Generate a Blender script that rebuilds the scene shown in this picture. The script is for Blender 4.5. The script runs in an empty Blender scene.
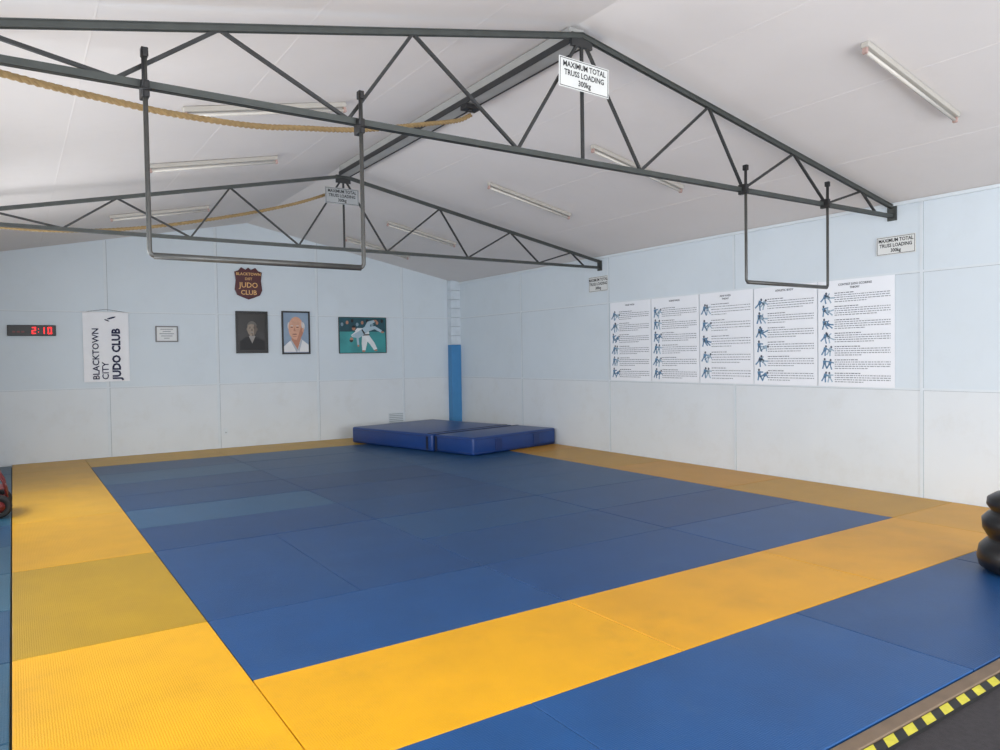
import bpy, bmesh, math, random
from mathutils import Vector, Matrix
random.seed(7)
scene=bpy.context.scene
# ------------------------------------------------------------ materials
def lin(c):
    return tuple(((x/255)/12.92 if x/255<=0.04045 else (((x/255)+0.055)/1.055)**2.4) for x in c)+(1,)
MATS={}
def mat(name,rgb,rough=0.6,metal=0.0,var=0.06,scale=6.0,bump=0.0,bscale=60.0,emit=0.0,spec=0.5,attr=False,dirt=None,btype='noise'):
    if name in MATS: return MATS[name]
    m=bpy.data.materials.new(name); m.use_nodes=True
    nt=m.node_tree; N=nt.nodes; L=nt.links
    b=N['Principled BSDF']
    b.inputs['Roughness'].default_value=rough; b.inputs['Metallic'].default_value=metal
    b.inputs['Specular IOR Level'].default_value=spec
    tc=N.new('ShaderNodeTexCoord')
    nz=N.new('ShaderNodeTexNoise'); nz.inputs['Scale'].default_value=scale; nz.inputs['Detail'].default_value=5
    L.new(tc.outputs['Object'],nz.inputs['Vector'])
    mr=N.new('ShaderNodeMapRange'); mr.inputs[1].default_value=0.3; mr.inputs[2].default_value=0.7
    mr.inputs[3].default_value=1-var; mr.inputs[4].default_value=1+var
    L.new(nz.outputs['Fac'],mr.inputs[0])
    mx=N.new('ShaderNodeVectorMath'); mx.operation='SCALE'
    if attr:
        at=N.new('ShaderNodeAttribute'); at.attribute_name='tint'
        L.new(at.outputs['Color'],mx.inputs[0])
    else:
        mx.inputs[0].default_value=lin(rgb)[:3]
    L.new(mr.outputs[0],mx.inputs['Scale'])
    col=mx.outputs[0]
    if dirt:
        n2=N.new('ShaderNodeTexNoise'); n2.inputs['Scale'].default_value=dirt[1]; n2.inputs['Detail'].default_value=8; n2.inputs['Roughness'].default_value=0.7
        L.new(tc.outputs['Object'],n2.inputs['Vector'])
        r2=N.new('ShaderNodeMapRange'); r2.inputs[1].default_value=0.52; r2.inputs[2].default_value=0.72; r2.inputs[3].default_value=0; r2.inputs[4].default_value=dirt[2]
        L.new(n2.outputs['Fac'],r2.inputs[0])
        mm=N.new('ShaderNodeMix'); mm.data_type='RGBA'
        L.new(r2.outputs[0],mm.inputs[0]); L.new(col,mm.inputs[6]); mm.inputs[7].default_value=lin(dirt[0])
        col=mm.outputs[2]
    L.new(col,b.inputs['Base Color'])
    if emit>0:
        L.new(col,b.inputs['Emission Color']); b.inputs['Emission Strength'].default_value=emit
    if bump>0:
        if btype=='voronoi':
            t=N.new('ShaderNodeTexVoronoi'); t.inputs['Scale'].default_value=bscale; t.inputs['Randomness'].default_value=0.25; o=t.outputs['Distance']
        elif btype=='wave':
            t=N.new('ShaderNodeTexWave'); t.inputs['Scale'].default_value=bscale; t.inputs['Distortion'].default_value=0.5; o=t.outputs['Fac']
        else:
            t=N.new('ShaderNodeTexNoise'); t.inputs['Scale'].default_value=bscale; t.inputs['Detail'].default_value=4; o=t.outputs['Fac']
        L.new(tc.outputs['Object'],t.inputs['Vector'])
        bp=N.new('ShaderNodeBump'); bp.inputs['Strength'].default_value=bump; bp.inputs['Distance'].default_value=0.01
        L.new(o,bp.inputs['Height']); L.new(bp.outputs[0],b.inputs['Normal'])
    MATS[name]=m; return m

# ------------------------------------------------------------ mesh builder
class MB:
    def __init__(s,name): s.name=name; s.bm=bmesh.new(); s.mats=[]; s.cl=s.bm.loops.layers.float_color.new('tint'); s.smooth=False
    def mi(s,m):
        if m not in s.mats: s.mats.append(m)
        return s.mats.index(m)
    def faces(s,vs,fs,m,tint=None,smooth=False,M=None):
        bv=[s.bm.verts.new((M@Vector(v)) if M else v) for v in vs]
        i=s.mi(m)
        for f in fs:
            try: fc=s.bm.faces.new([bv[k] for k in f])
            except ValueError: continue
            fc.material_index=i; fc.smooth=smooth
            if tint:
                for l in fc.loops: l[s.cl]=tint
    def box(s,a,b,m,tint=None,bev=0,M=None):
        x0,y0,z0=[min(a[i],b[i]) for i in range(3)]; x1,y1,z1=[max(a[i],b[i]) for i in range(3)]
        if bev<=0:
            vs=[(x0,y0,z0),(x1,y0,z0),(x1,y1,z0),(x0,y1,z0),(x0,y0,z1),(x1,y0,z1),(x1,y1,z1),(x0,y1,z1)]
            fs=[(0,3,2,1),(4,5,6,7),(0,1,5,4),(1,2,6,5),(2,3,7,6),(3,0,4,7)]
            s.faces(vs,fs,m,tint,False,M)
        else:
            t=bmesh.new(); bmesh.ops.create_cube(t,size=1)
            for v in t.verts: v.co=Vector(((x0+x1)/2+v.co.x*(x1-x0),(y0+y1)/2+v.co.y*(y1-y0),(z0+z1)/2+v.co.z*(z1-z0)))
            bmesh.ops.bevel(t,geom=list(t.edges),offset=bev,segments=2 if bev<0.03 else 4,profile=0.5,affect='EDGES')
            t.verts.ensure_lookup_table(); t.verts.index_update()
            s.faces([v.co.copy() for v in t.verts],[[v.index for v in f.verts] for f in t.faces],m,tint,bev>=0.03,M); t.free()
    def beam(s,p,q,w,h,m,up=(0,0,1)):
        p=Vector(p);q=Vector(q);d=(q-p).normalized();u=Vector(up)
        r=d.cross(u).normalized();u=r.cross(d).normalized()
        vs=[];
        for c in (p,q):
            for a,b in((-1,-1),(1,-1),(1,1),(-1,1)): vs.append(c+r*w/2*a+u*h/2*b)
        s.faces(vs,[(0,1,2,3),(7,6,5,4),(0,4,5,1),(1,5,6,2),(2,6,7,3),(3,7,4,0)],m)
    def tube(s,pts,r,m,seg=12,cap=True,M=None):
        pts=[Vector(p) for p in pts]; vs=[];fs=[];n=len(pts)
        pr=None
        for i,p in enumerate(pts):
            d=(pts[min(i+1,n-1)]-pts[max(i-1,0)]).normalized()
            if pr is None:
                a=Vector((0,0,1)) if abs(d.z)<.9 else Vector((1,0,0)); x=d.cross(a).normalized()
            else: x=(pr-d*pr.dot(d)).normalized()
            pr=x; y=d.cross(x)
            rr=r[i] if isinstance(r,(list,tuple)) else r
            for k in range(seg):
                a=2*math.pi*k/seg; vs.append(p+(x*math.cos(a)+y*math.sin(a))*rr)
        for i in range(n-1):
            for k in range(seg):
                fs.append((i*seg+k,i*seg+(k+1)%seg,(i+1)*seg+(k+1)%seg,(i+1)*seg+k))
        if cap: fs+= [tuple(range(seg))[::-1],tuple((n-1)*seg+k for k in range(seg))]
        s.faces(vs,fs,m,None,True,M)
    def poly(s,pts,m,M): s.faces([(x,y,z) for x,y,z in pts],[tuple(range(len(pts)))],m,None,False,M)
    def ell(s,c,rx,ry,m,M,w,rot=0,seg=24):
        pts=[]
        for k in range(seg):
            a=2*math.pi*k/seg; x=rx*math.cos(a);y=ry*math.sin(a)
            pts.append((c[0]+x*math.cos(rot)-y*math.sin(rot),c[1]+x*math.sin(rot)+y*math.cos(rot),w))
        s.poly(pts,m,M)
    def shape(s,pts,m,M,w): s.poly([(x,y,w) for x,y in pts],m,M)
    def rect(s,x0,y0,x1,y1,m,M,w): s.poly([(x0,y0,w),(x1,y0,w),(x1,y1,w),(x0,y1,w)],m,M)
    def text(s,txt,size,m,M,pos,rot=0,align='CENTER',w=0.004,bold=0.0,sx=1.0):
        cu=bpy.data.curves.new('t','FONT'); cu.body=txt; cu.size=size; cu.align_x=align; cu.align_y='CENTER'; cu.offset=bold; cu.resolution_u=2
        ob=bpy.data.objects.new('t',cu); scene.collection.objects.link(ob)
        me=bpy.data.meshes.new_from_object(ob)
        T=M@Matrix.Translation((pos[0],pos[1],w))@Matrix.Rotation(rot,4,'Z')@Matrix.Diagonal((sx,1,1,1))
        s.faces([v.co.copy() for v in me.vertices],[tuple(p.vertices) for p in me.polygons],m,None,False,T)
        bpy.data.objects.remove(ob); bpy.data.curves.remove(cu); bpy.data.meshes.remove(me)
    def done(s,fixn=False):
        if fixn: bmesh.ops.recalc_face_normals(s.bm,faces=s.bm.faces)
        me=bpy.data.meshes.new(s.name); s.bm.to_mesh(me); s.bm.free()
        for m in s.mats: me.materials.append(m)
        o=bpy.data.objects.new(s.name,me); scene.collection.objects.link(o); return o
# wall frames: local (u right, v up, w out of wall)
def BW(x,z): # back wall y=0
    return Matrix(((1,0,0,x),(0,0,-1,-.008),(0,1,0,z),(0,0,0,1)))
def RW(y,z): # right wall x=0
    return Matrix(((0,0,-1,-.009),(-1,0,0,y),(0,1,0,z),(0,0,0,1)))
def FR(x,y,z): # facing -y at depth y
    return Matrix(((1,0,0,x),(0,0,-1,y),(0,1,0,z),(0,0,0,1)))

# ------------------------------------------------------------ camera
CP=Vector((-8.139,-13.862,1.595)); f=729.887
yaw,pit,rol=[math.radians(v) for v in (33.728,-1.470,0.883)]
fw=Vector((math.sin(yaw)*math.cos(pit),math.cos(yaw)*math.cos(pit),math.sin(pit)))
r0=Vector((math.cos(yaw),-math.sin(yaw),0)); u0=r0.cross(fw)
rr=r0*math.cos(rol)-u0*math.sin(rol); uu=u0*math.cos(rol)+r0*math.sin(rol)
cd=bpy.data.cameras.new('camera'); cam=bpy.data.objects.new('camera',cd); scene.collection.objects.link(cam)
M=Matrix((rr,uu,-fw)).transposed().to_4x4(); M.translation=CP; cam.matrix_world=M
cd.sensor_width=36; cd.lens=f/1000*36; cd.clip_start=0.05
scene.camera=cam

W=8.92; HW=3.216; S=0.205; XR=-W/2; HR=HW+S*W/2; YF=-17.0
# ------------------------------------------------------------ room
m_wall=mat('wall_paint',(214,224,231),0.55,var=0.02,scale=1.2,bump=0.05,bscale=25,dirt=((194,202,204),1.6,0.18))
m_wall2=mat('wall_paint_lower',(220,226,230),0.5,var=0.02,scale=1.5,bump=0.05,bscale=25,dirt=((200,199,192),2.2,0.24))
m_joint=mat('wall_joint_shadow',(162,172,178),0.7)
m_strip=mat('cover_strip_paint',(218,226,231),0.5,var=0.02)
m_ceil=mat('ceiling_paint',(228,224,222),0.7,var=0.03,scale=0.8,bump=0.04,bscale=12,dirt=((208,203,200),0.8,0.25))
m_floor=mat('concrete_floor',(110,108,104),0.8,var=0.1,bump=0.1)
m_carpet=mat('dark_rubber_floor',(50,46,48),0.8,var=0.2,scale=40,bump=0.3,bscale=200)
FZ=-0.045
o=MB('floor'); o.box((-W,YF,FZ-0.1),(0,0,FZ),m_floor); o.done()
o=MB('wall_right'); o.box((0,YF,FZ-0.1),(0.12,0.12,1.175),m_wall2); o.box((0,YF,1.175),(0.12,0.12,HW+0.1),m_wall); o.done()
o=MB('wall_back')
x0,x1=-W,0
o.faces([(x0,0,FZ-.1),(x1,0,FZ-.1),(x1,0,1.175),(x0,0,1.175)],[(0,1,2,3)],m_wall2)
o.faces([(x0,0,1.175),(x1,0,1.175),(x1,0,HW),(XR,0,HR),(x0,0,HW)],[(0,1,2,3,4)],m_wall)
o.faces([(x0,.12,FZ-.1),(x1,.12,FZ-.1),(x1,.12,HW),(XR,.12,HR),(x0,.12,HW)],[(4,3,2,1,0)],m_wall)
o.done()
o=MB('ceiling')
for a,b in (((-W,HW),(XR,HR)),((XR,HR),(0,HW))):
    vs=[(a[0],YF,a[1]),(b[0],YF,b[1]),(b[0],.12,b[1]),(a[0],.12,a[1])]
    vs+=[(v[0],v[1],v[2]+.1) for v in vs]
    o.faces(vs,[(0,3,2,1),(4,5,6,7),(0,1,5,4),(2,3,7,6),(1,2,6,5),(3,0,4,7)],m_ceil)
o.done()
m_glass=mat('window_frame_paint',(200,204,206),0.4)
o=MB('wall_left')
wins=[(-16.2,-13.8),(-13.0,-10.6),(-9.6,-7.2),(-6.0,-3.6)]
o.box((-W-.12,YF,FZ-.1),(-W,0.12,1.0),m_wall2); o.box((-W-.12,YF,2.3),(-W,0.12,HW+.1),m_wall)
ys=[YF]+[v for w_ in wins for v in w_]+[0.12]
for i in range(0,len(ys),2): o.box((-W-.12,ys[i],1.0),(-W,ys[i+1],2.3),m_wall)
o.done()
for i,(a,b) in enumerate(wins):
    o=MB('window_%d'%(i+1))
    for yy in (a,(a+b)/2-.02,b-.04): o.box((-W-.09,yy,1.0),(-W-.03,yy+.04,2.3),m_glass)
    for zz in (1.0,2.26): o.box((-W-.088,a,zz),(-W-.032,b,zz+.04),m_glass)
    o.done()
o=MB('wall_front')
o.box((-W,YF-.12,FZ-.1),(-7.6,YF,HW),m_wall); o.box((-1.4,YF-.12,FZ-.1),(0,YF,HW),m_wall); 
o.faces([(-W,YF,HW),(0,YF,HW),(XR,YF,HR),(-W,YF-.12,HW),(0,YF-.12,HW),(XR,YF-.12,HR)],[(0,1,2),(5,4,3),(0,3,4,1),(1,4,5,2),(2,5,3,0)],m_wall)
o.box((-7.6,YF-.12,2.9),(-1.4,YF,HW),m_wall)
o.done()
o=MB('trim_1')
for y in (-2.43,-4.9,-7.4,-9.85,-12.3,-14.8):
    o.box((0,y-.016,FZ),(-.007,y+.016,HW-.02),m_strip); o.box((0,y-.021,FZ),(-.003,y-.016,HW-.02),m_joint)
for z in (1.17,2.44):
    o.box((0,YF,z-.012),(-.006,0,z+.012),m_strip); o.box((0,YF,z-.016),(-.003,0,z-.012),m_joint)
o.box((0,YF,HW-.035),(-.03,0,HW),m_strip)
o.done()
o=MB('trim_2')
for x in (-6.81,-5.04,-3.17,-1.33):
    zt=HW+S*min(-x,W+x)
    o.box((x-.022,0,0),(x+.022,-.012,zt-.01),m_strip); o.box((x+.022,0,0),(x+.03,-.004,zt-.01),m_joint)
for z in (1.17,2.44):
    o.box((-W,0,z-.010),(0,-.005,z+.010),m_strip); o.box((-W,0,z-.013),(0,-.003,z-.010),m_joint)
o.done()
o=MB('trim_3')
for sgn in (0,1):
    for t in (1.2,2.4,3.6):
        x=-t if sgn==0 else -W+t; z=HW+S*t
        o.box((x-.006,YF,z-.001),(x+.006,0,z+.012),m_ceil)
o.done()
m_pw=mat('pillar_white_block',(208,218,226),0.6,var=0.05,scale=8,bump=0.2,bscale=18)
m_pb=mat('pillar_blue_paint',(66,134,188),0.5,var=0.04)
o=MB('corner_pillar'); o.box((-.24,-.16,FZ),(-.0,0,1.86),m_pb,bev=.008)
for i in range(7): o.box((-.24,-.16,1.862+i*.196),(-.0,0,1.862+i*.196+.192 if i<6 else HW+.03),m_pw,bev=.005)
o.done()
# ------------------------------------------------------------ mats
m_blue=mat('blue_vinyl_mat',(40,80,150),0.40,var=0.08,scale=3,bump=0.2,bscale=90,attr=True,btype='voronoi',spec=0.4,dirt=((84,112,146),1.1,0.14))
m_yel=mat('yellow_vinyl_mat',(230,170,20),0.40,var=0.06,scale=3,bump=0.2,bscale=90,attr=True,btype='voronoi',spec=0.4,dirt=((150,112,40),1.6,0.22))
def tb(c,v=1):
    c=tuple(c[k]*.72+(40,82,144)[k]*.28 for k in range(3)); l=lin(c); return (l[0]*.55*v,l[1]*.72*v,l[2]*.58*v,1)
def ty(c,v=1): l=lin(c); return (l[0]*.84*v,l[1]*.80*v,l[2]*.35*v,1)
xl,xr=-7.186,-1.186; y0=-10.17
tiles=[]
X3=[xl,xl+2,xl+4,xr]
def T(x0,x1,a,b,c): tiles.append((x0,x1,a,b,c))
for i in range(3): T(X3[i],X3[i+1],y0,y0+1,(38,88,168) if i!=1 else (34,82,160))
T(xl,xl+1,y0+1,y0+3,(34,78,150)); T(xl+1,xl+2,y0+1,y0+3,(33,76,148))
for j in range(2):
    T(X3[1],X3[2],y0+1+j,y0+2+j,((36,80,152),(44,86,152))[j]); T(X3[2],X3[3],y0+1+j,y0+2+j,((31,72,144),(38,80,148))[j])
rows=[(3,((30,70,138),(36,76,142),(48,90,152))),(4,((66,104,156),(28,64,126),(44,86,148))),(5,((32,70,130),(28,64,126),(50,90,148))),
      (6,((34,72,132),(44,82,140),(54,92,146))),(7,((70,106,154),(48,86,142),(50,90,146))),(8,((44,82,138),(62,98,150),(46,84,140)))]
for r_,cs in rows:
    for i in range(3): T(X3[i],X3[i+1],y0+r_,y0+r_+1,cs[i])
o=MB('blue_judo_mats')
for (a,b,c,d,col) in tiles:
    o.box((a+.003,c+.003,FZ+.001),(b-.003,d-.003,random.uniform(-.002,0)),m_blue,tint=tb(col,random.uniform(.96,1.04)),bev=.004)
yb=y0-2
for i,(a,b,col) in enumerate([(-8.186,-6.2,(34,90,172)),(-6.2,-4.2,(34,90,172)),(-4.2,-2.2,(30,78,152)),(-2.2,-.02,(26,70,138))]):
    o.box((a+.003,yb,FZ+.001),(b-.003,yb+.998,0),m_blue,tint=tb(col),bev=.004)
for i in range(13):
    c=((60,104,140),(44,88,134),(70,112,144))[i%3]
    o.box((-W+.01,-13.17+i*1.0+.004,FZ+.001),(-8.192,-13.17+i*1.0+.996,-.003),m_blue,tint=tb(c),bev=.006)
o.done()
o=MB('yellow_judo_mats')
def yt(a,b,c,d,col): o.box((a+.003,c+.003,FZ+.001),(b-.003,d-.003,0),m_yel,tint=ty(col),bev=.004)
for a,b,col in [(-11.17,-9.17,(248,186,12)),(-9.17,-7.17,(190,152,28)),(-7.17,-5.17,(224,170,40)),(-5.17,-3.17,(226,174,48)),(-3.17,-1.17,(226,174,56)),(-1.17,-.02,(224,172,56))]: yt(-8.186,xl,a,b,col)
for a,b,col in [(xl,xl+2,(246,182,14)),(xl+2,xl+4,(240,176,22)),(xl+4,xr,(236,172,30)),(xr,-.015,(222,164,50))]: yt(a,b,-11.17,-10.17,col)
for i in range(5): 
    a=-10.17+i*2; yt(xr,-.015,a,min(a+2,-1.17),(204+(i%2)*8,154,44))  # right column tinted duller, the weaker light there is painted in
for i in range(4):
    a=xl+i*2; yt(a,min(a+2,-.015) if i<3 else -.015,-1.17,-.02,(212,166,44))
o.done()
o=MB('rubber_floor_covering'); o.box((-8.18,YF+.05,FZ),(-.01,-12.30,-.03),m_carpet); o.done()
m_wood=mat('edge_timber',(112,94,76),0.6,var=0.15,scale=10)
o=MB('timber_edging'); o.box((-8.18,-12.245,FZ),(-.01,-12.178,-.004),m_wood,bev=.004); o.done()
m_ty=mat('tape_yellow',(206,196,60),0.5,var=.15,scale=20); m_tk=mat('tape_black',(26,26,26),0.5)
o=MB('hazard_tape')
o.box((-8.18,-12.30,FZ+.001),(-.01,-12.25,-.012),m_tk)
x=-8.18
while x<-.2:
    o.faces([(x,-12.30,-.0115),(x+.08,-12.30,-.0115),(x+.13,-12.25,-.0115),(x+.05,-12.25,-.0115)],[(0,1,2,3)],m_ty); x+=.155
o.done()
m_cable=mat('white_cable',(225,225,225),0.4)
o=MB('floor_cable'); 
o.tube([(-4.93,-12.64,-.025),(-4.88,-12.58,-.025),(-4.80,-12.545,-.025),(-4.72,-12.55,-.025),(-4.65,-12.60,-.025),(-4.60,-12.68,-.025),(-4.58,-12.80,-.025),(-4.62,-13.0,-.025)],.004,m_cable,8); o.done()
# ------------------------------------------------------------ crash mat
m_crash=mat('crash_mat_vinyl',(24,60,122),0.36,var=0.06,scale=4,bump=0.12,bscale=14)
m_crash2=mat('crash_mat_side',(22,50,106),0.42,var=0.05,scale=4,bump=0.15,bscale=14)
m_strap=mat('webbing_strap',(14,24,50),0.7,bump=.2,bscale=200)
o=MB('crash_mat')
ang=math.atan2(.215,.975)
CM=Matrix.Translation((-2.05,-3.94,0))@Matrix.Rotation(ang,4,'Z')
CM2=Matrix.Translation((-2.05,-3.94,0))@Matrix.Rotation(ang+.015,4,'Z')
o.box((0,0,0.004),(2.06,.94,.295),m_crash,bev=.035,M=CM)
o.box((-.03,.955,0.004),(2.0,3.22,.30),m_crash,bev=.035,M=CM2)
for z in (.04,.26):
    o.tube([(-.004,0.03,z),(-.004,.91,z)],.006,m_crash2,8,M=CM); o.tube([(-.034,.985,z),(-.034,3.18,z)],.006,m_crash2,8,M=CM2)
    o.tube([(.03,-.004,z),(2.03,-.004,z)],.006,m_crash2,8,M=CM)
o.box((-.008,.87,.02),(0.0,.92,.27),m_strap,M=CM); o.box((.02,.87,.294),(2.04,.92,.299),m_strap,M=CM)
o.box((-.038,1.05,.02),(-.03,1.10,.27),m_strap,M=CM2); o.box((0,1.05,.299),(1.96,1.10,.304),m_strap,M=CM2)
for x_ in (.5,1.45): o.box((x_,-.008,.05),(x_+.16,0,.24),m_crash2,M=CM)
o.done()
# ------------------------------------------------------------ trusses
m_steel=mat('painted_steel_dark',(72,76,74),0.45,metal=0.3,var=0.12,scale=12)
m_steel2=mat('steel_dark_web',(54,55,56),0.5,metal=0.3,var=0.12,scale=12)
topx=[0,-.62,-1.80,-3.02,-4.46]; botx=[-.35,-1.27,-2.56,-3.85]
def truss(y,name,dz=0):
    o=MB(name)
    def zc(x):
        return 3.17+dz+(.86/4.46)*(-x) if x>-W/2 else 3.085+dz+(.945/4.46)*(W+x)
    zb=3.075+dz
    for sx in (0,1):
        mx=(lambda x:x) if sx==0 else (lambda x:-W-x)
        e=mx(-.01); p=-W/2+(1e-4 if sx==0 else -1e-4)
        o.beam((e,y-.013,zc(e)),(p,y-.013,zc(p)),.010,.040,m_steel); o.beam((e,y+.013,zc(e)),(p,y+.013,zc(p)),.010,.040,m_steel)
        o.beam((e,y,zc(e)+.017),(p,y,zc(p)+.017),.05,.006,m_steel)
        o.beam((e,y-.013,zb),(p,y-.013,zb),.010,.040,m_steel); o.beam((e,y+.013,zb),(p,y+.013,zb),.010,.040,m_steel)
        o.beam((e,y,zb-.017),(p,y,zb-.017),.05,.006,m_steel)
        seq=[]
        for i in range(4):
            seq.append((topx[i],botx[i])); seq.append((topx[i+1],botx[i]))
        for a,b in seq[1:]:
            a=mx(a);b=mx(b)
            if abs(a+W/2)<.01: a=p
            o.beam((a,y,zc(a)-.008),(b,y,zb+.008),.020,.022,m_steel2,up=(0,1,0))
        o.box((mx(-.002),y-.05,zb-.05),(mx(-.02),y+.05,zc(mx(0))+.02),m_steel)
    zp=zc(-W/2+.001)
    o.beam((-W/2,y,zb),(-W/2,y,zp),.022,.02,m_steel2,up=(0,1,0))
    o.box((-W/2-.10,y-.012,zp-.09),(-W/2+.10,y+.012,zp+.01),m_steel2)
    return o.done()
Y1,Y2=-9.54,-4.71
truss(Y1,'roof_truss'); truss(Y2,'roof_truss',-.04)
m_beam=mat('ridge_beam_grey',(160,160,158),0.5,metal=0.0,var=0.06)
o=MB('ridge_beam')
o.box((XR-.07,Y1+.05,3.985),(XR+.07,Y2-.05,4.105),m_beam)
o.box((XR-.078,Y1+.05,3.975),(XR-.070,Y2-.05,4.03),m_steel2); o.box((XR+.070,Y1+.05,3.975),(XR+.078,Y2-.05,4.03),m_steel2)
o.done()
# ------------------------------------------------------------ pull-up frames
m_pipe=mat('steel_pipe_worn',(84,84,82),0.4,metal=0.5,var=0.15,scale=9)
m_clamp=mat('black_clamp',(26,26,28),0.5)
def frame(xa,xb,zb,zt,y,r=.013):
    o=MB('hanging_pull_up_bar'); R=.03
    pts=[(xa,y,zt)]
    for k in range(7):
        a=math.pi/2*k/6; pts.append((xa+R-R*math.cos(a),y,zb+R-R*math.sin(a)))
    for k in range(7):
        a=math.pi/2*k/6; pts.append((xb-R+R*math.sin(a),y,zb+R-R*math.cos(a)))
    pts.append((xb,y,zt)); o.tube(pts,r,m_pipe,12)
    o.tube([(xa+.02,y,zb),(xb-.02,y,zb)],.018,m_pipe,12)
    for x_ in (xa,xb):
        o.box((x_-.02,y-.02,zt-.24),(x_+.02,y+.07,zt-.15),m_clamp,bev=.005)
        o.box((x_-.018,y-.022,zt-.03),(x_+.018,y+.022,zt+.02),m_clamp,bev=.005)
        o.tube([(x_-.028,y-.02,zt-.2),(x_+.028,y-.02,zt-.2)],.007,m_clamp,8)
        o.tube([(x_-.012,y-.018,zt-.24),(x_-.012,y-.018,zt+.01)],.006,m_clamp,8)
    o.done()
frame(-7.515,-6.295,2.16,3.235,Y1-.045); frame(-2.58,-1.31,2.235,3.27,Y1-.045)
# ------------------------------------------------------------ signs
m_white=mat('sign_white',(222,224,222),0.4,var=.02); m_ink=mat('sign_ink',(30,32,36),0.6); m_signg=mat('sign_white_shaded',(160,164,166),0.5)  # m_signg: white sign greyed, its backlit shade is put into the colour
def sign(Mx,w,h,base,name='loading_sign'):
    o=MB(name); a,b=w/2,h/2
    o.box((-a,-b,0),(a,b,.006),base,M=Mx,bev=.002)
    for x0,y0_,x1,y1_ in ((-a+.008,-b+.008,a-.008,-b+.013),(-a+.008,b-.013,a-.008,b-.008),(-a+.008,-b+.013,-a+.013,b-.013),(a-.013,-b+.013,a-.008,b-.013)):
        o.rect(x0,y0_,x1,y1_,m_ink,Mx,.0066)
    s_=h*.26
    for k,t in enumerate(('MAXIMUM TOTAL','TRUSS LOADING','300kg')): o.text(t,s_,m_ink,Mx,(0,b-h*(.23+.27*k)),w=.0068,bold=.0015,sx=.88)
    o.done()
sign(FR(-4.48,Y1-.05,3.695)@Matrix.Rotation(-.03,4,'Z'),.49,.225,m_white); sign(FR(-4.50,Y2-.05,3.715),.46,.21,m_signg)
sign(RW(-4.67,2.77),.47,.25,m_white); sign(RW(-9.58,2.755),.43,.205,m_white)
# ------------------------------------------------------------ fluorescent battens
m_lamp=mat('lamp_body_white',(184,180,172),0.4,var=.02); m_tube=mat('lamp_tube_glass',(206,202,194),0.2,var=.01); m_lend=mat('lamp_end_cap',(176,148,140),0.5)
def lamp(xa,xb,y):
    o=MB('fluorescent_batten_light')
    zz=lambda x:HW+S*min(-x,W+x)-.003
    a=Vector((xa,y,zz(xa))); b=Vector((xb,y,zz(xb))); d=(b-a); Lg=d.length; d.normalize()
    n=Vector((0,1,0)).cross(d); 
    if n.z>0: n=-n
    Mx=Matrix((d,Vector((0,1,0)),n)).transposed().to_4x4(); Mx.translation=a
    o.box((0,-.03,-.0),(Lg,.03,.042),m_lamp,bev=.006,M=Mx)
    for e in (0.005,Lg-.03): o.box((e,-.018,.042),(e+.025,.018,.085),m_lend,bev=.004,M=Mx)
    o.tube([(.03,0,.066),(Lg-.03,0,.066)],.014,m_tube,12,M=Mx)
    o.done(True)
for xa,xb,y in [(-2.97,-1.60,-10.92),(-2.97,-1.60,-7.95),(-3.0,-1.66,-5.97),(-3.0,-1.72,-2.93),(-3.0,-1.72,-1.15),(-6.96,-5.59,-7.6),(-6.93,-5.59,-5.57),(-6.98,-5.67,-2.5)]:
    lamp(xa,xb,y)
# ------------------------------------------------------------ ropes
m_rope=mat('manila_rope',(178,150,104),0.8,var=.15,scale=30,bump=.6,bscale=60,btype='wave')
def rope(pts,r,name='climbing_rope'):
    pts=[Vector(p) for p in pts]
    C=[]
    Q=[pts[0]*2-pts[1]]+pts+[pts[-1]*2-pts[-2]]
    for i in range(1,len(Q)-2):
        for k in range(14):
            t=k/14; a,b,c,e=Q[i-1],Q[i],Q[i+1],Q[i+2]
            C.append(.5*((2*b)+(c-a)*t+(2*a-5*b+4*c-e)*t*t+(3*b-a-3*c+e)*t**3))
    C.append(pts[-1])
    o=MB(name)
    Ls=[0]
    for i in range(1,len(C)): Ls.append(Ls[-1]+(C[i]-C[i-1]).length)
    D=[];step=.02;nn=int(Ls[-1]/step);j=0
    for k in range(nn+1):
        s=k*step
        while j<len(C)-2 and Ls[j+1]<s: j+=1
        tt=(s-Ls[j])/max(1e-6,Ls[j+1]-Ls[j]); D.append(C[j].lerp(C[j+1],min(1,tt)))
    for st in range(3):
        P=[]
        for k,p in enumerate(D):
            dv=(D[min(k+1,nn)]-D[max(k-1,0)]).normalized(); x=dv.cross(Vector((0,0,1))).normalized(); y=dv.cross(x)
            a=k*step/.13*2*math.pi+st*2*math.pi/3
            P.append(p+(x*math.cos(a)+y*math.sin(a))*r*.5)
        o.tube(P,r*.55,m_rope,7)
    o.done()
rope([(-4.46,-7.92,3.885),(-4.62,-7.95,3.80),(-4.98,-8.07,3.68),(-5.74,-8.32,3.44),(-6.32,-8.51,3.31),(-6.72,-8.64,3.23),(-7.26,-8.82,3.17),(-7.67,-8.95,3.155),(-7.92,-9.03,3.15),(-8.15,-9.11,3.15),(-8.45,-9.2,3.16),(-8.88,-9.34,3.2)],.021)
rope([(-4.47,-4.55,3.84),(-4.79,-4.55,3.70),(-5.12,-4.54,3.58),(-5.62,-4.54,3.43),(-6.21,-4.53,3.28),(-6.77,-4.52,3.16),(-7.28,-4.52,3.08),(-7.76,-4.51,3.04),(-8.21,-4.51,3.04),(-8.55,-4.50,3.06),(-8.89,-4.5,3.12)],.020)
o=MB('rope_bracket')
o.box((XR-.08,-7.98,3.93),(XR+.08,-7.86,3.972),m_clamp,bev=.006); o.tube([(XR,-7.92,3.94),(XR,-7.92,3.915)],.02,m_clamp); o.done()
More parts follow.
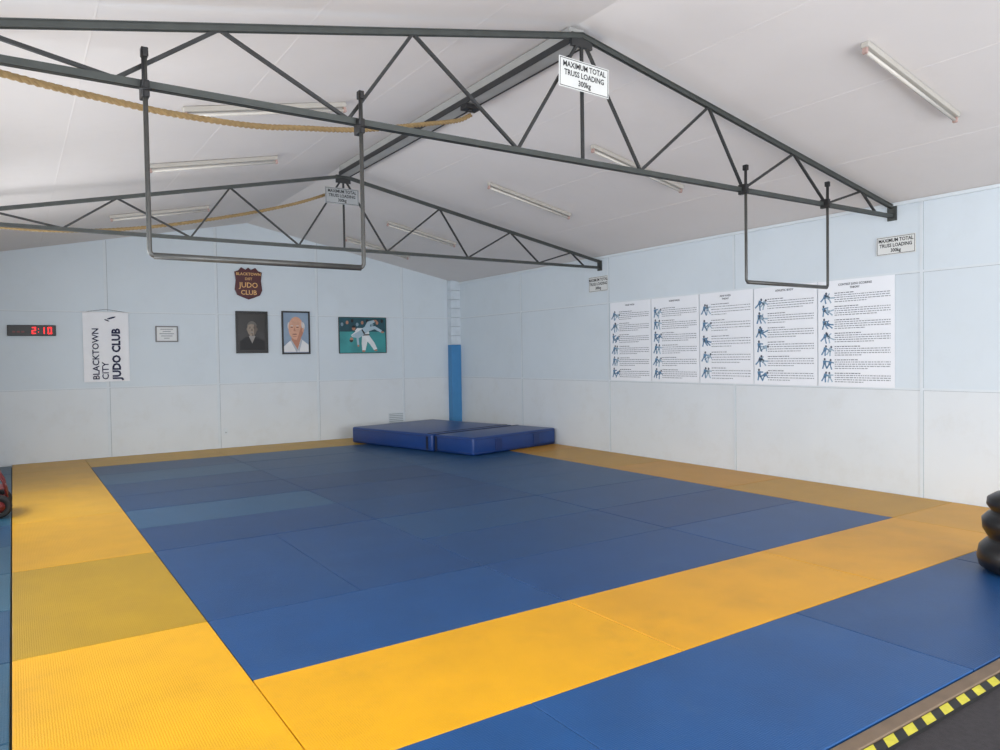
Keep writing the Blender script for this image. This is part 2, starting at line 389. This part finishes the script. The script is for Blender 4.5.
# ------------------------------------------------------------ back wall things
m_blk=mat('black_plastic',(18,18,20),0.4); m_red=mat('led_red',(255,30,35),0.4,emit=1.6,var=0); m_redoff=mat('led_dim',(90,14,18),0.4,emit=.15,var=0)
x,z,w,h=-7.865,2.120,.655,.171
o=MB('digital_wall_clock'); Mx=BW(x,z); o.box((-w/2,-h/2,0),(w/2,h/2,.05),m_blk,M=Mx,bev=.008)
SEG={'0':'abcdef','1':'bc','2':'abged'}
def digit(cx,ch,hh):
    ww=hh*.52;t=hh*.13
    R={'a':(-ww/2,hh/2-t,ww/2,hh/2),'d':(-ww/2,-hh/2,ww/2,-hh/2+t),'g':(-ww/2,-t/2,ww/2,t/2),'b':(ww/2-t,0,ww/2,hh/2),'c':(ww/2-t,-hh/2,ww/2,0),'f':(-ww/2,0,-ww/2+t,hh/2),'e':(-ww/2,-hh/2,-ww/2+t,0)}
    for s_ in SEG[ch]: r_=R[s_]; o.rect(cx+r_[0],r_[1],cx+r_[2],r_[3],m_red,Mx,.0515)
hh=h*.62
digit(w*.04,'2',hh); digit(w*.22,'1',hh); digit(w*.37,'0',hh)
for v in (-.025,.025): o.rect(w*.135-.006,v-.006,w*.135+.006,v+.006,m_red,Mx,.0515)
for k in range(3): o.rect(-w*.40+k*.06,-h*.2,-w*.40+k*.06+.04,-h*.05,m_redoff,Mx,.0515)
o.done()
x,z,w,h=-6.819,1.851,.682,1.161
m_cloth=mat('banner_cloth',(244,245,248),0.85,var=.02,bump=.05,bscale=150); m_navy=mat('banner_ink_navy',(34,40,74),0.8)
o=MB('judo_club_banner'); Mx=BW(x,z)
nx=24;vs=[];fs=[]
for j in range(9):
    for i in range(nx+1):
        u=i/nx;v=j/8; vs.append((-w/2+u*w,-h/2+v*h,.014+.006*math.sin(u*18)*(1-v)))
for j in range(8):
    for i in range(nx): k=j*(nx+1)+i; fs.append((k,k+1,k+nx+2,k+nx+1))
o.faces(vs,fs,m_cloth,None,True,Mx)
o.tube([(-w/2-.03,h/2,.016),(w/2+.03,h/2,.016)],.01,m_cloth,8,M=Mx)
o.tube([(-w/2,h/2,.016),(0,h/2+.05,.01),(w/2,h/2,.016)],.003,m_ink,6,M=Mx)
o.text('BLACKTOWN',w*.20,m_navy,Mx,(-w*.23,-h*.47),rot=math.pi/2,align='LEFT',w=.024,bold=.002)
o.text('CITY',w*.20,m_navy,Mx,(-w*.03,-h*.47),rot=math.pi/2,align='LEFT',w=.024,bold=.002)
o.text('JUDO CLUB',w*.25,m_navy,Mx,(w*.22,-h*.47),rot=math.pi/2,align='LEFT',w=.024,bold=.007,sx=.95)
o.ell((w*.12,h*.42),w*.10,w*.02,m_navy,Mx,.024,.3); o.ell((w*.02,h*.385),w*.06,w*.014,m_navy,Mx,.024,-.4)
o.done()
m_frame_s=mat('certificate_frame_grey',(120,120,122),0.4); m_paper=mat('paper_white',(228,230,230),0.7,var=.02); m_txt=mat('print_grey',(126,130,138),0.8); m_txtd=mat('print_dark',(66,70,84),0.8)
x,z,w,h=-5.882,2.073,.364,.278
def pframe(o,w,h,t,m,Mx,d=.025):
    o.box((-w/2,-h/2,0),(w/2,-h/2+t,d),m,M=Mx,bev=.003); o.box((-w/2,h/2-t,0),(w/2,h/2,d),m,M=Mx,bev=.003)
    o.box((-w/2,-h/2+t,0),(-w/2+t,h/2-t,d),m,M=Mx,bev=.003); o.box((w/2-t,-h/2+t,0),(w/2,h/2-t,d),m,M=Mx,bev=.003)
o=MB('framed_certificate'); Mx=BW(x,z); pframe(o,w,h,.02,m_frame_s,Mx); o.box((-w/2+.01,-h/2+.01,.002),(w/2-.01,h/2-.01,.012),m_paper,M=Mx)
for k in range(5): ww=w*(.28,.18,.32,.25,.12)[k]; o.rect(-ww,h*.28-k*h*.14,ww,h*.28-k*h*.14+.01,m_txt,Mx,.0128)
o.done()
x,z,w,h=-4.465,3.012,.493,.589
m_mar=mat('plaque_maroon_wood',(80,28,34),0.4,var=.12,scale=12); m_gold=mat('plaque_gold_paint',(224,176,112),0.5,var=.03)
o=MB('shield_plaque'); Mx=BW(x,z)
def shield(k,w,h):
    P=[(-.5,.36),(-.36,.40),(-.26,.5),(-.1,.43),(0,.5),(.1,.43),(.26,.5),(.36,.40),(.5,.36),(.46,.1),(.5,-.2),(.42,-.36),(.2,-.44),(0,-.5),(-.2,-.44),(-.42,-.36),(-.5,-.2),(-.46,.1)]
    return [(a*w*k,b*h*k) for a,b in P]
P=shield(1,w,h);n=len(P); o.faces([(a,b,0) for a,b in P]+[(a,b,.02) for a,b in P]+[(a*.94,b*.94,.026) for a,b in P],[tuple(range(2*n,3*n))]+[(i,(i+1)%n,n+(i+1)%n,n+i) for i in range(n)]+[(n+i,n+(i+1)%n,2*n+(i+1)%n,2*n+i) for i in range(n)],m_mar,None,False,Mx)
for t,s_,yy,bo in (('BLACKTOWN',.066,.29,.0015),('DIST',.060,.14,.001),('JUDO',.125,-.06,.002),('CLUB',.110,-.29,.002)): o.text(t,s_*h/.55,m_gold,Mx,(0,yy*h),w=.0275,bold=bo)
o.done()
m_fr=mat('picture_frame_black',(24,22,22),0.35)
def pic(name,rect,bg,t=.03):
    x,z,w,h=rect; o=MB(name); Mx=BW(x,z); pframe(o,w,h,t,m_fr,Mx,.03); o.box((-w/2+.01,-h/2+.01,.002),(w/2-.01,h/2-.01,.015),bg,M=Mx); return o,Mx,w,h
def arcpts(cx,cy,rx,ry,a0,a1,n=14): return [(cx+rx*math.cos(math.radians(a0+(a1-a0)*k/n)),cy+ry*math.sin(math.radians(a0+(a1-a0)*k/n))) for k in range(n+1)]
o,Mx,w,h=pic('framed_portrait',(-4.422,2.112,.583,.777),mat('portrait_dark_bg',(40,36,34),.3,var=.2,scale=4),.04)
A=mat('portrait_skin_grey',(150,136,122),.5,var=.12,scale=20);A2=mat('portrait_hair_grey',(104,100,94),.5);A3=mat('portrait_kimono_dark',(24,23,26),.5);A4=mat('portrait_collar',(150,146,142),.5);A5=mat('portrait_feature_dark',(66,56,52),.5);A6=mat('portrait_skin_shade',(104,92,82),.5)
o.shape([(-.40*w,-.43*h),(-.38*w,-.22*h),(-.2*w,-.11*h),(.18*w,-.11*h),(.38*w,-.22*h),(.40*w,-.43*h)],A3,Mx,.016)
o.shape([(-.10*w,-.10*h),(0,-.27*h),(.10*w,-.10*h),(.05*w,-.06*h),(-.05*w,-.06*h)],A4,Mx,.0164)
o.ell((0,.075*h),.15*w,.165*h,A,Mx,.0172); o.shape(arcpts(0,.075*h,.15*w,.165*h,-90,90),A6,Mx,.0173)
o.shape(arcpts(.06*w,.075*h,.08*w,.14*h,90,270),A,Mx,.01735)
o.shape(arcpts(0,.10*h,.165*w,.165*h,15,165)+[(-.12*w,.17*h),(0,.20*h),(.12*w,.17*h)],A2,Mx,.0174)
for s_ in(-1,1): o.ell((s_*.065*w,.10*h),.028*w,.009*h,A5,Mx,.0176); o.ell((s_*.065*w,.125*h),.036*w,.005*h,A5,Mx,.0176); o.ell((s_*.155*w,.07*h),.02*w,.033*h,A6,Mx,.0170)
o.ell((0,.055*h),.02*w,.033*h,A6,Mx,.0176); o.ell((0,.0),.055*w,.01*h,A4,Mx,.0176); o.ell((0,-.02*h),.042*w,.006*h,A5,Mx,.0178)
o.done()
# elderly man, bald crown with white hair at the sides, white jacket
o,Mx,w,h=pic('framed_portrait',(-3.593,2.108,.546,.823),mat('portrait_light_bg',(138,158,180),.3,var=.12,scale=4),.03)
C1=mat('portrait_skin_warm',(214,164,138),.5,var=.08,scale=20);C2=mat('portrait_hair_white',(212,208,206),.5);C3=mat('portrait_gi_white',(230,230,230),.5,var=.04);C5=mat('portrait_feature_brown',(122,76,62),.5);C6=mat('portrait_skin_warm_shade',(188,130,106),.5);C7=mat('portrait_gi_shade',(178,184,192),.5)
o.shape([(-.44*w,-.45*h),(-.44*w,-.32*h),(-.24*w,-.20*h),(.2*w,-.16*h),(.44*w,-.28*h),(.44*w,-.45*h)],C3,Mx,.016)
o.shape([(-.17*w,-.16*h),(.04*w,-.40*h),(.17*w,-.13*h),(.1*w,-.02*h),(-.12*w,-.02*h)],C6,Mx,.0164)
o.shape([(-.21*w,-.18*h),(-.17*w,-.16*h),(.05*w,-.40*h),(.03*w,-.45*h),(.0,-.45*h)],C7,Mx,.0165); o.shape([(.17*w,-.13*h),(.22*w,-.16*h),(.10*w,-.45*h),(.05*w,-.40*h)],C7,Mx,.0165)
o.ell((.23*w,.15*h),.085*w,.10*h,C2,Mx,.0168); o.ell((-.25*w,.16*h),.05*w,.08*h,C2,Mx,.0168)
o.ell((0,.10*h),.27*w,.27*h,C1,Mx,.0172); o.shape(arcpts(0,.10*h,.27*w,.27*h,-85,30),C6,Mx,.0173)
o.shape([(.27*w,.12*h),(.25*w,.20*h),(.20*w,.27*h),(.19*w,.20*h),(.21*w,.10*h)],C2,Mx,.0174)
for s_ in(-1,1): o.ell((s_*.10*w-.05*w,.125*h),.045*w,.011*h,C5,Mx,.0176); o.ell((s_*.10*w-.05*w,.16*h),.055*w,.008*h,C2,Mx,.0176)
o.ell((.25*w,.06*h),.03*w,.055*h,C1,Mx,.0176); o.shape([(-.06*w,.13*h),(-.09*w,.04*h),(-.01*w,.035*h)],C6,Mx,.0176); o.ell((-.05*w,-.035*h),.085*w,.010*h,C5,Mx,.0176); o.ell((-.05*w,-.09*h),.07*w,.009*h,C6,Mx,.0176)
o.done()
# two judoka: one planted, throwing the other over the hip
o,Mx,w,h=pic('framed_judo_photo',(-2.222,2.062,1.024,.726),mat('photo_teal_mat',(56,146,148),.35,var=.22,scale=3),.012)
D1=mat('photo_dark_teal',(22,74,86),.4,var=.25,scale=6);D2=mat('photo_gi_white',(222,228,230),.5,var=.08,scale=9);D3=mat('photo_skin',(178,126,100),.5);D4=mat('photo_gi_pale_blue',(168,192,204),.5,var=.08,scale=9);D6=mat('photo_gi_fold',(124,150,164),.5)
o.rect(-w*.48,h*.10,w*.48,h*.475,D1,Mx,.0155)
for k in range(9): o.ell((-w*.43+k*w*.105,h*(.30+.05*(k%3))),w*.028,h*.05,(D6,D3,m_fr)[k%3],Mx,.0157)
o.shape([(-.02*w,-.42*h),(.05*w,-.42*h),(.09*w,-.20*h),(.14*w,-.02*h),(-.02*w,-.03*h),(-.03*w,-.22*h)],D2,Mx,.0160)
o.shape([(.02*w,-.06*h),(.14*w,-.02*h),(.24*w,-.20*h),(.30*w,-.38*h),(.23*w,-.41*h),(.14*w,-.24*h)],D2,Mx,.0161)
o.shape([(-.02*w,-.03*h),(.14*w,-.02*h),(.13*w,.10*h),(.02*w,.20*h),(-.12*w,.20*h),(-.17*w,.12*h),(-.08*w,.06*h)],D2,Mx,.0162)
o.ell((-.19*w,.20*h),.038*w,.065*h,D3,Mx,.0164); o.shape(arcpts(-.19*w,.21*h,.04*w,.066*h,0,180),m_fr,Mx,.0165)
o.shape([(-.10*w,.19*h),(-.16*w,.10*h),(-.25*w,.00*h),(-.22*w,-.05*h),(-.12*w,.04*h),(-.04*w,.12*h)],D2,Mx,.0166)
o.shape([(-.20*w,-.06*h),(-.24*w,.0),(-.10*w,.10*h),(.04*w,.24*h),(.14*w,.24*h),(.16*w,.14*h),(.06*w,.06*h),(-.08*w,-.08*h)],D4,Mx,.0167)
o.shape([(.04*w,.24*h),(.10*w,.38*h),(.24*w,.43*h),(.26*w,.37*h),(.16*w,.30*h),(.15*w,.16*h)],D4,Mx,.0168)
o.shape([(.12*w,.24*h),(.26*w,.26*h),(.41*w,.14*h),(.38*w,.08*h),(.25*w,.17*h),(.14*w,.12*h)],D4,Mx,.0169)
o.ell((-.24*w,-.12*h),.036*w,.062*h,D3,Mx,.0171); o.shape(arcpts(-.245*w,-.13*h,.038*w,.064*h,180,360),m_fr,Mx,.0172)
o.shape([(-.14*w,-.06*h),(-.09*w,-.08*h),(-.08*w,-.26*h),(-.12*w,-.27*h)],D4,Mx,.0168); o.ell((-.10*w,-.29*h),.02*w,.028*h,D3,Mx,.0170)
for p_ in ((.01*w,-.44*h),(.27*w,-.42*h),(.42*w,.09*h),(.27*w,.41*h)): o.ell(p_,.033*w,.025*h,D3,Mx,.0170)
o.shape([(-.03*w,-.01*h),(.14*w,.0),(.14*w,.035*h),(-.03*w,.025*h)],m_fr,Mx,.0164); o.shape([(.02*w,.03*h),(.05*w,.055*h),(-.01*w,.17*h),(-.03*w,.15*h)],m_fr,Mx,.0173)
o.done()
x,z,w,h=-1.498,.339,.385,.232
o=MB('wall_vent'); Mx=BW(x,z); pframe(o,w,h,.02,m_strip,Mx,.012)
for k in range(5): o.box((-w/2+.02,-h/2+.03+k*h*.16,.001),(w/2-.02,-h/2+.03+k*h*.16+.018,.01),m_strip,M=Mx)
o.box((-w/2+.015,-h/2+.015,0),(w/2-.015,h/2-.015,.002),m_joint,M=Mx); o.done()
o=MB('power_outlet'); Mx=BW(-4.93,.30); o.box((-.035,-.06,0),(.035,.06,.012),m_strip,M=Mx,bev=.003); o.box((-.012,-.03,.012),(-.006,-.01,.0125),m_ink,M=Mx); o.box((.006,-.03,.012),(.012,-.01,.0125),m_ink,M=Mx); o.done()
# ------------------------------------------------------------ technique posters on right wall
m_post=mat('poster_paper',(240,243,248),0.55,var=.015,scale=2); m_fig=mat('poster_figure_blue',(92,132,166),.7); m_fig2=mat('poster_figure_dark',(72,82,98),.7); m_fig3=mat('poster_figure_pale',(160,184,202),.7)
def fighter(o,Mx,cx,cy,s,c,lean,leg):
    def R(x,y): return (cx+(x*math.cos(lean)-y*math.sin(lean))*s,cy+(x*math.sin(lean)+y*math.cos(lean))*s)
    o.shape([R(-.16,.0),R(.16,.0),R(.2,.42),R(-.2,.42)],c,Mx,.0052)
    hx,hy=R(0,.56); o.ell((hx,hy),.12*s,.14*s,m_fig2,Mx,.0054,seg=10)
    o.shape([R(-.16,0),R(0,0),R(-.1-leg*.3,-.5),R(-.26-leg*.3,-.48)],c,Mx,.0052); o.shape([R(0,0),R(.16,0),R(.26+leg,-.42),R(.12+leg,-.5)],c,Mx,.0052)
    o.shape([R(.15,.4),R(.2,.26),R(.48,.2+leg*.4),R(.48,.32+leg*.4)],c,Mx,.0052)
    o.shape([R(-.17,.02),R(.17,.02),R(.17,.08),R(-.17,.08)],m_fig2,Mx,.0054)
def poster(ya,yb_,zt,zb,rows_,title):
    w=abs(yb_-ya)-.012; h=zt-zb; o=MB('judo_technique_poster'); Mx=RW((ya+yb_)/2,(zt+zb)/2)
    o.box((-w/2,-h/2,0),(w/2,h/2,.004),m_post,M=Mx)
    o.text(title,.034,m_txtd,Mx,(0,h/2-.055),w=.005,bold=.001)
    if rows_!=6: o.text('THEORY',.03,m_txtd,Mx,(0,h/2-.095),w=.005,bold=.001)
    rh=(h-.15)/rows_
    for r_ in range(rows_):
        yc=h/2-.125-rh*(r_+.5)
        fx=-w/2+w*.11; s_=min(rh*.70,.13)
        fighter(o,Mx,fx-.02,yc,s_,m_fig,random.uniform(-.5,.2),random.uniform(0,.3))
        fighter(o,Mx,fx+.045,yc-.005,s_*.95,(m_fig3,m_fig3,m_fig)[r_%3],random.uniform(-1.4,1.4),random.uniform(0,.3))
        nl=5
        for k in range(nl):
            yy=yc+rh*.34-k*rh*.16; xx=-w*.27; end=w*.45 if k<nl-1 else w*random.uniform(0,.3)
            if k==0: end=w*random.uniform(-.05,.08)
            while xx<end:
                ln=random.uniform(.012,.045); 
                o.rect(xx,yy-.0045,min(xx+ln,end),yy+.0045,m_txtd if k==0 else m_txt,Mx,.005); xx+=ln+.008
    o.done()
pe=[-4.95,-5.87,-6.81,-7.72,-8.64,-9.575]
for i in range(5): poster(pe[i],pe[i+1],2.43,1.175,(6,6,5,6,7)[i],('NAGE WAZA','KOSHI WAZA','ASHI WAZA','ATHLETIC BODY','CONTEST JUDO SCORING')[i])
# ------------------------------------------------------------ punching bag (right, near) and trolley (left)
m_pad=mat('black_vinyl_padding',(24,24,26),0.35,var=.1,bump=.08,bscale=10)
o=MB('punching_bag')
prof=[(0,0),(.26,0),(.31,.03),(.325,.09),(.31,.17),(.27,.215),(.25,.23),(.26,.245),(.29,.30),(.295,.37),(.26,.41),(.235,.425),(.24,.435),(.265,.47),(.26,.52),(.21,.555),(.1,.575),(0,.58)]
sg=36;vs=[];fs=[]
for r_,z_ in prof:
    for k in range(sg): a=2*math.pi*k/sg; vs.append((-2.18+r_*math.cos(a),-11.67+r_*math.sin(a),z_+.003))
for i in range(len(prof)-1):
    for k in range(sg): fs.append((i*sg+k,i*sg+(k+1)%sg,(i+1)*sg+(k+1)%sg,(i+1)*sg+k))
o.faces(vs,fs,m_pad,None,True); bmesh.ops.remove_doubles(o.bm,verts=o.bm.verts,dist=1e-5)
o.done()
m_redp=mat('red_painted_steel',(100,28,30),.4); m_tyre=mat('rubber_tyre',(26,26,28),.7)
o=MB('hand_truck')
def wheel(c):
    pr=[(.06,-.02),(.10,-.028),(.118,-.018),(.122,0),(.118,.018),(.10,.028),(.06,.02)]
    vs=[];fs=[];n=len(pr)
    for k in range(32):
        a=2*math.pi*k/32
        for r_,t_ in pr: vs.append((c[0]+r_*math.cos(a),c[1]+t_,c[2]+r_*math.sin(a)))
    for k in range(32):
        for i in range(n): fs.append((k*n+i,k*n+(i+1)%n,((k+1)%32)*n+(i+1)%n,((k+1)%32)*n+i))
    o.faces(vs,fs,m_tyre,None,True); o.tube([(c[0],c[1]-.03,c[2]),(c[0],c[1]+.03,c[2])],.06,m_redp)
wheel((-8.30,-4.75,.122)); wheel((-8.30,-4.25,.122))
o.tube([(-8.30,-4.78,.122),(-8.30,-4.22,.122)],.012,m_pipe)
for y in (-4.66,-4.34): o.tube([(-8.22,y,.20),(-8.25,y,.36),(-8.32,y,.50),(-8.62,y,.62),(-8.8,y,.66)],.012,m_redp)
for x_,t in ((-8.235,.30),(-8.28,.44),(-8.45,.55)): o.tube([(x_,-4.66,t),(x_,-4.34,t)],.011,m_redp)
o.box((-8.44,-4.68,.29),(-8.24,-4.32,.30),m_redp); o.tube([(-8.42,-4.66,.29),(-8.32,-4.66,.122),(-8.22,-4.66,.20)],.011,m_redp); o.tube([(-8.42,-4.34,.29),(-8.32,-4.34,.122),(-8.22,-4.34,.20)],.011,m_redp)
o.done()
# ------------------------------------------------------------ lights
wd=bpy.data.worlds.new('world'); scene.world=wd; wd.use_nodes=True
bg=wd.node_tree.nodes['Background']; bg.inputs[0].default_value=(.86,.91,1,1); bg.inputs[1].default_value=1.5
def area(name,loc,rot,sx,sy,pw,col):
    l=bpy.data.lights.new(name,'AREA'); l.shape='RECTANGLE'; l.size=sx; l.size_y=sy; l.energy=pw; l.color=col
    ob=bpy.data.objects.new(name,l); ob.location=loc; ob.rotation_euler=rot; scene.collection.objects.link(ob)
for i,(a,b) in enumerate(wins):
    area('window_daylight_%d'%(i+1),(-W-.2,(a+b)/2,1.65),(0,-math.pi/2,0),1.3,2.4,(80,84,95,110)[i],(.95,.975,1))
area('doorway_daylight',(-4.5,YF-.3,1.45),(math.pi/2,0,0),6.2,2.9,430,(.97,.98,1))
scene.view_settings.view_transform='Standard'
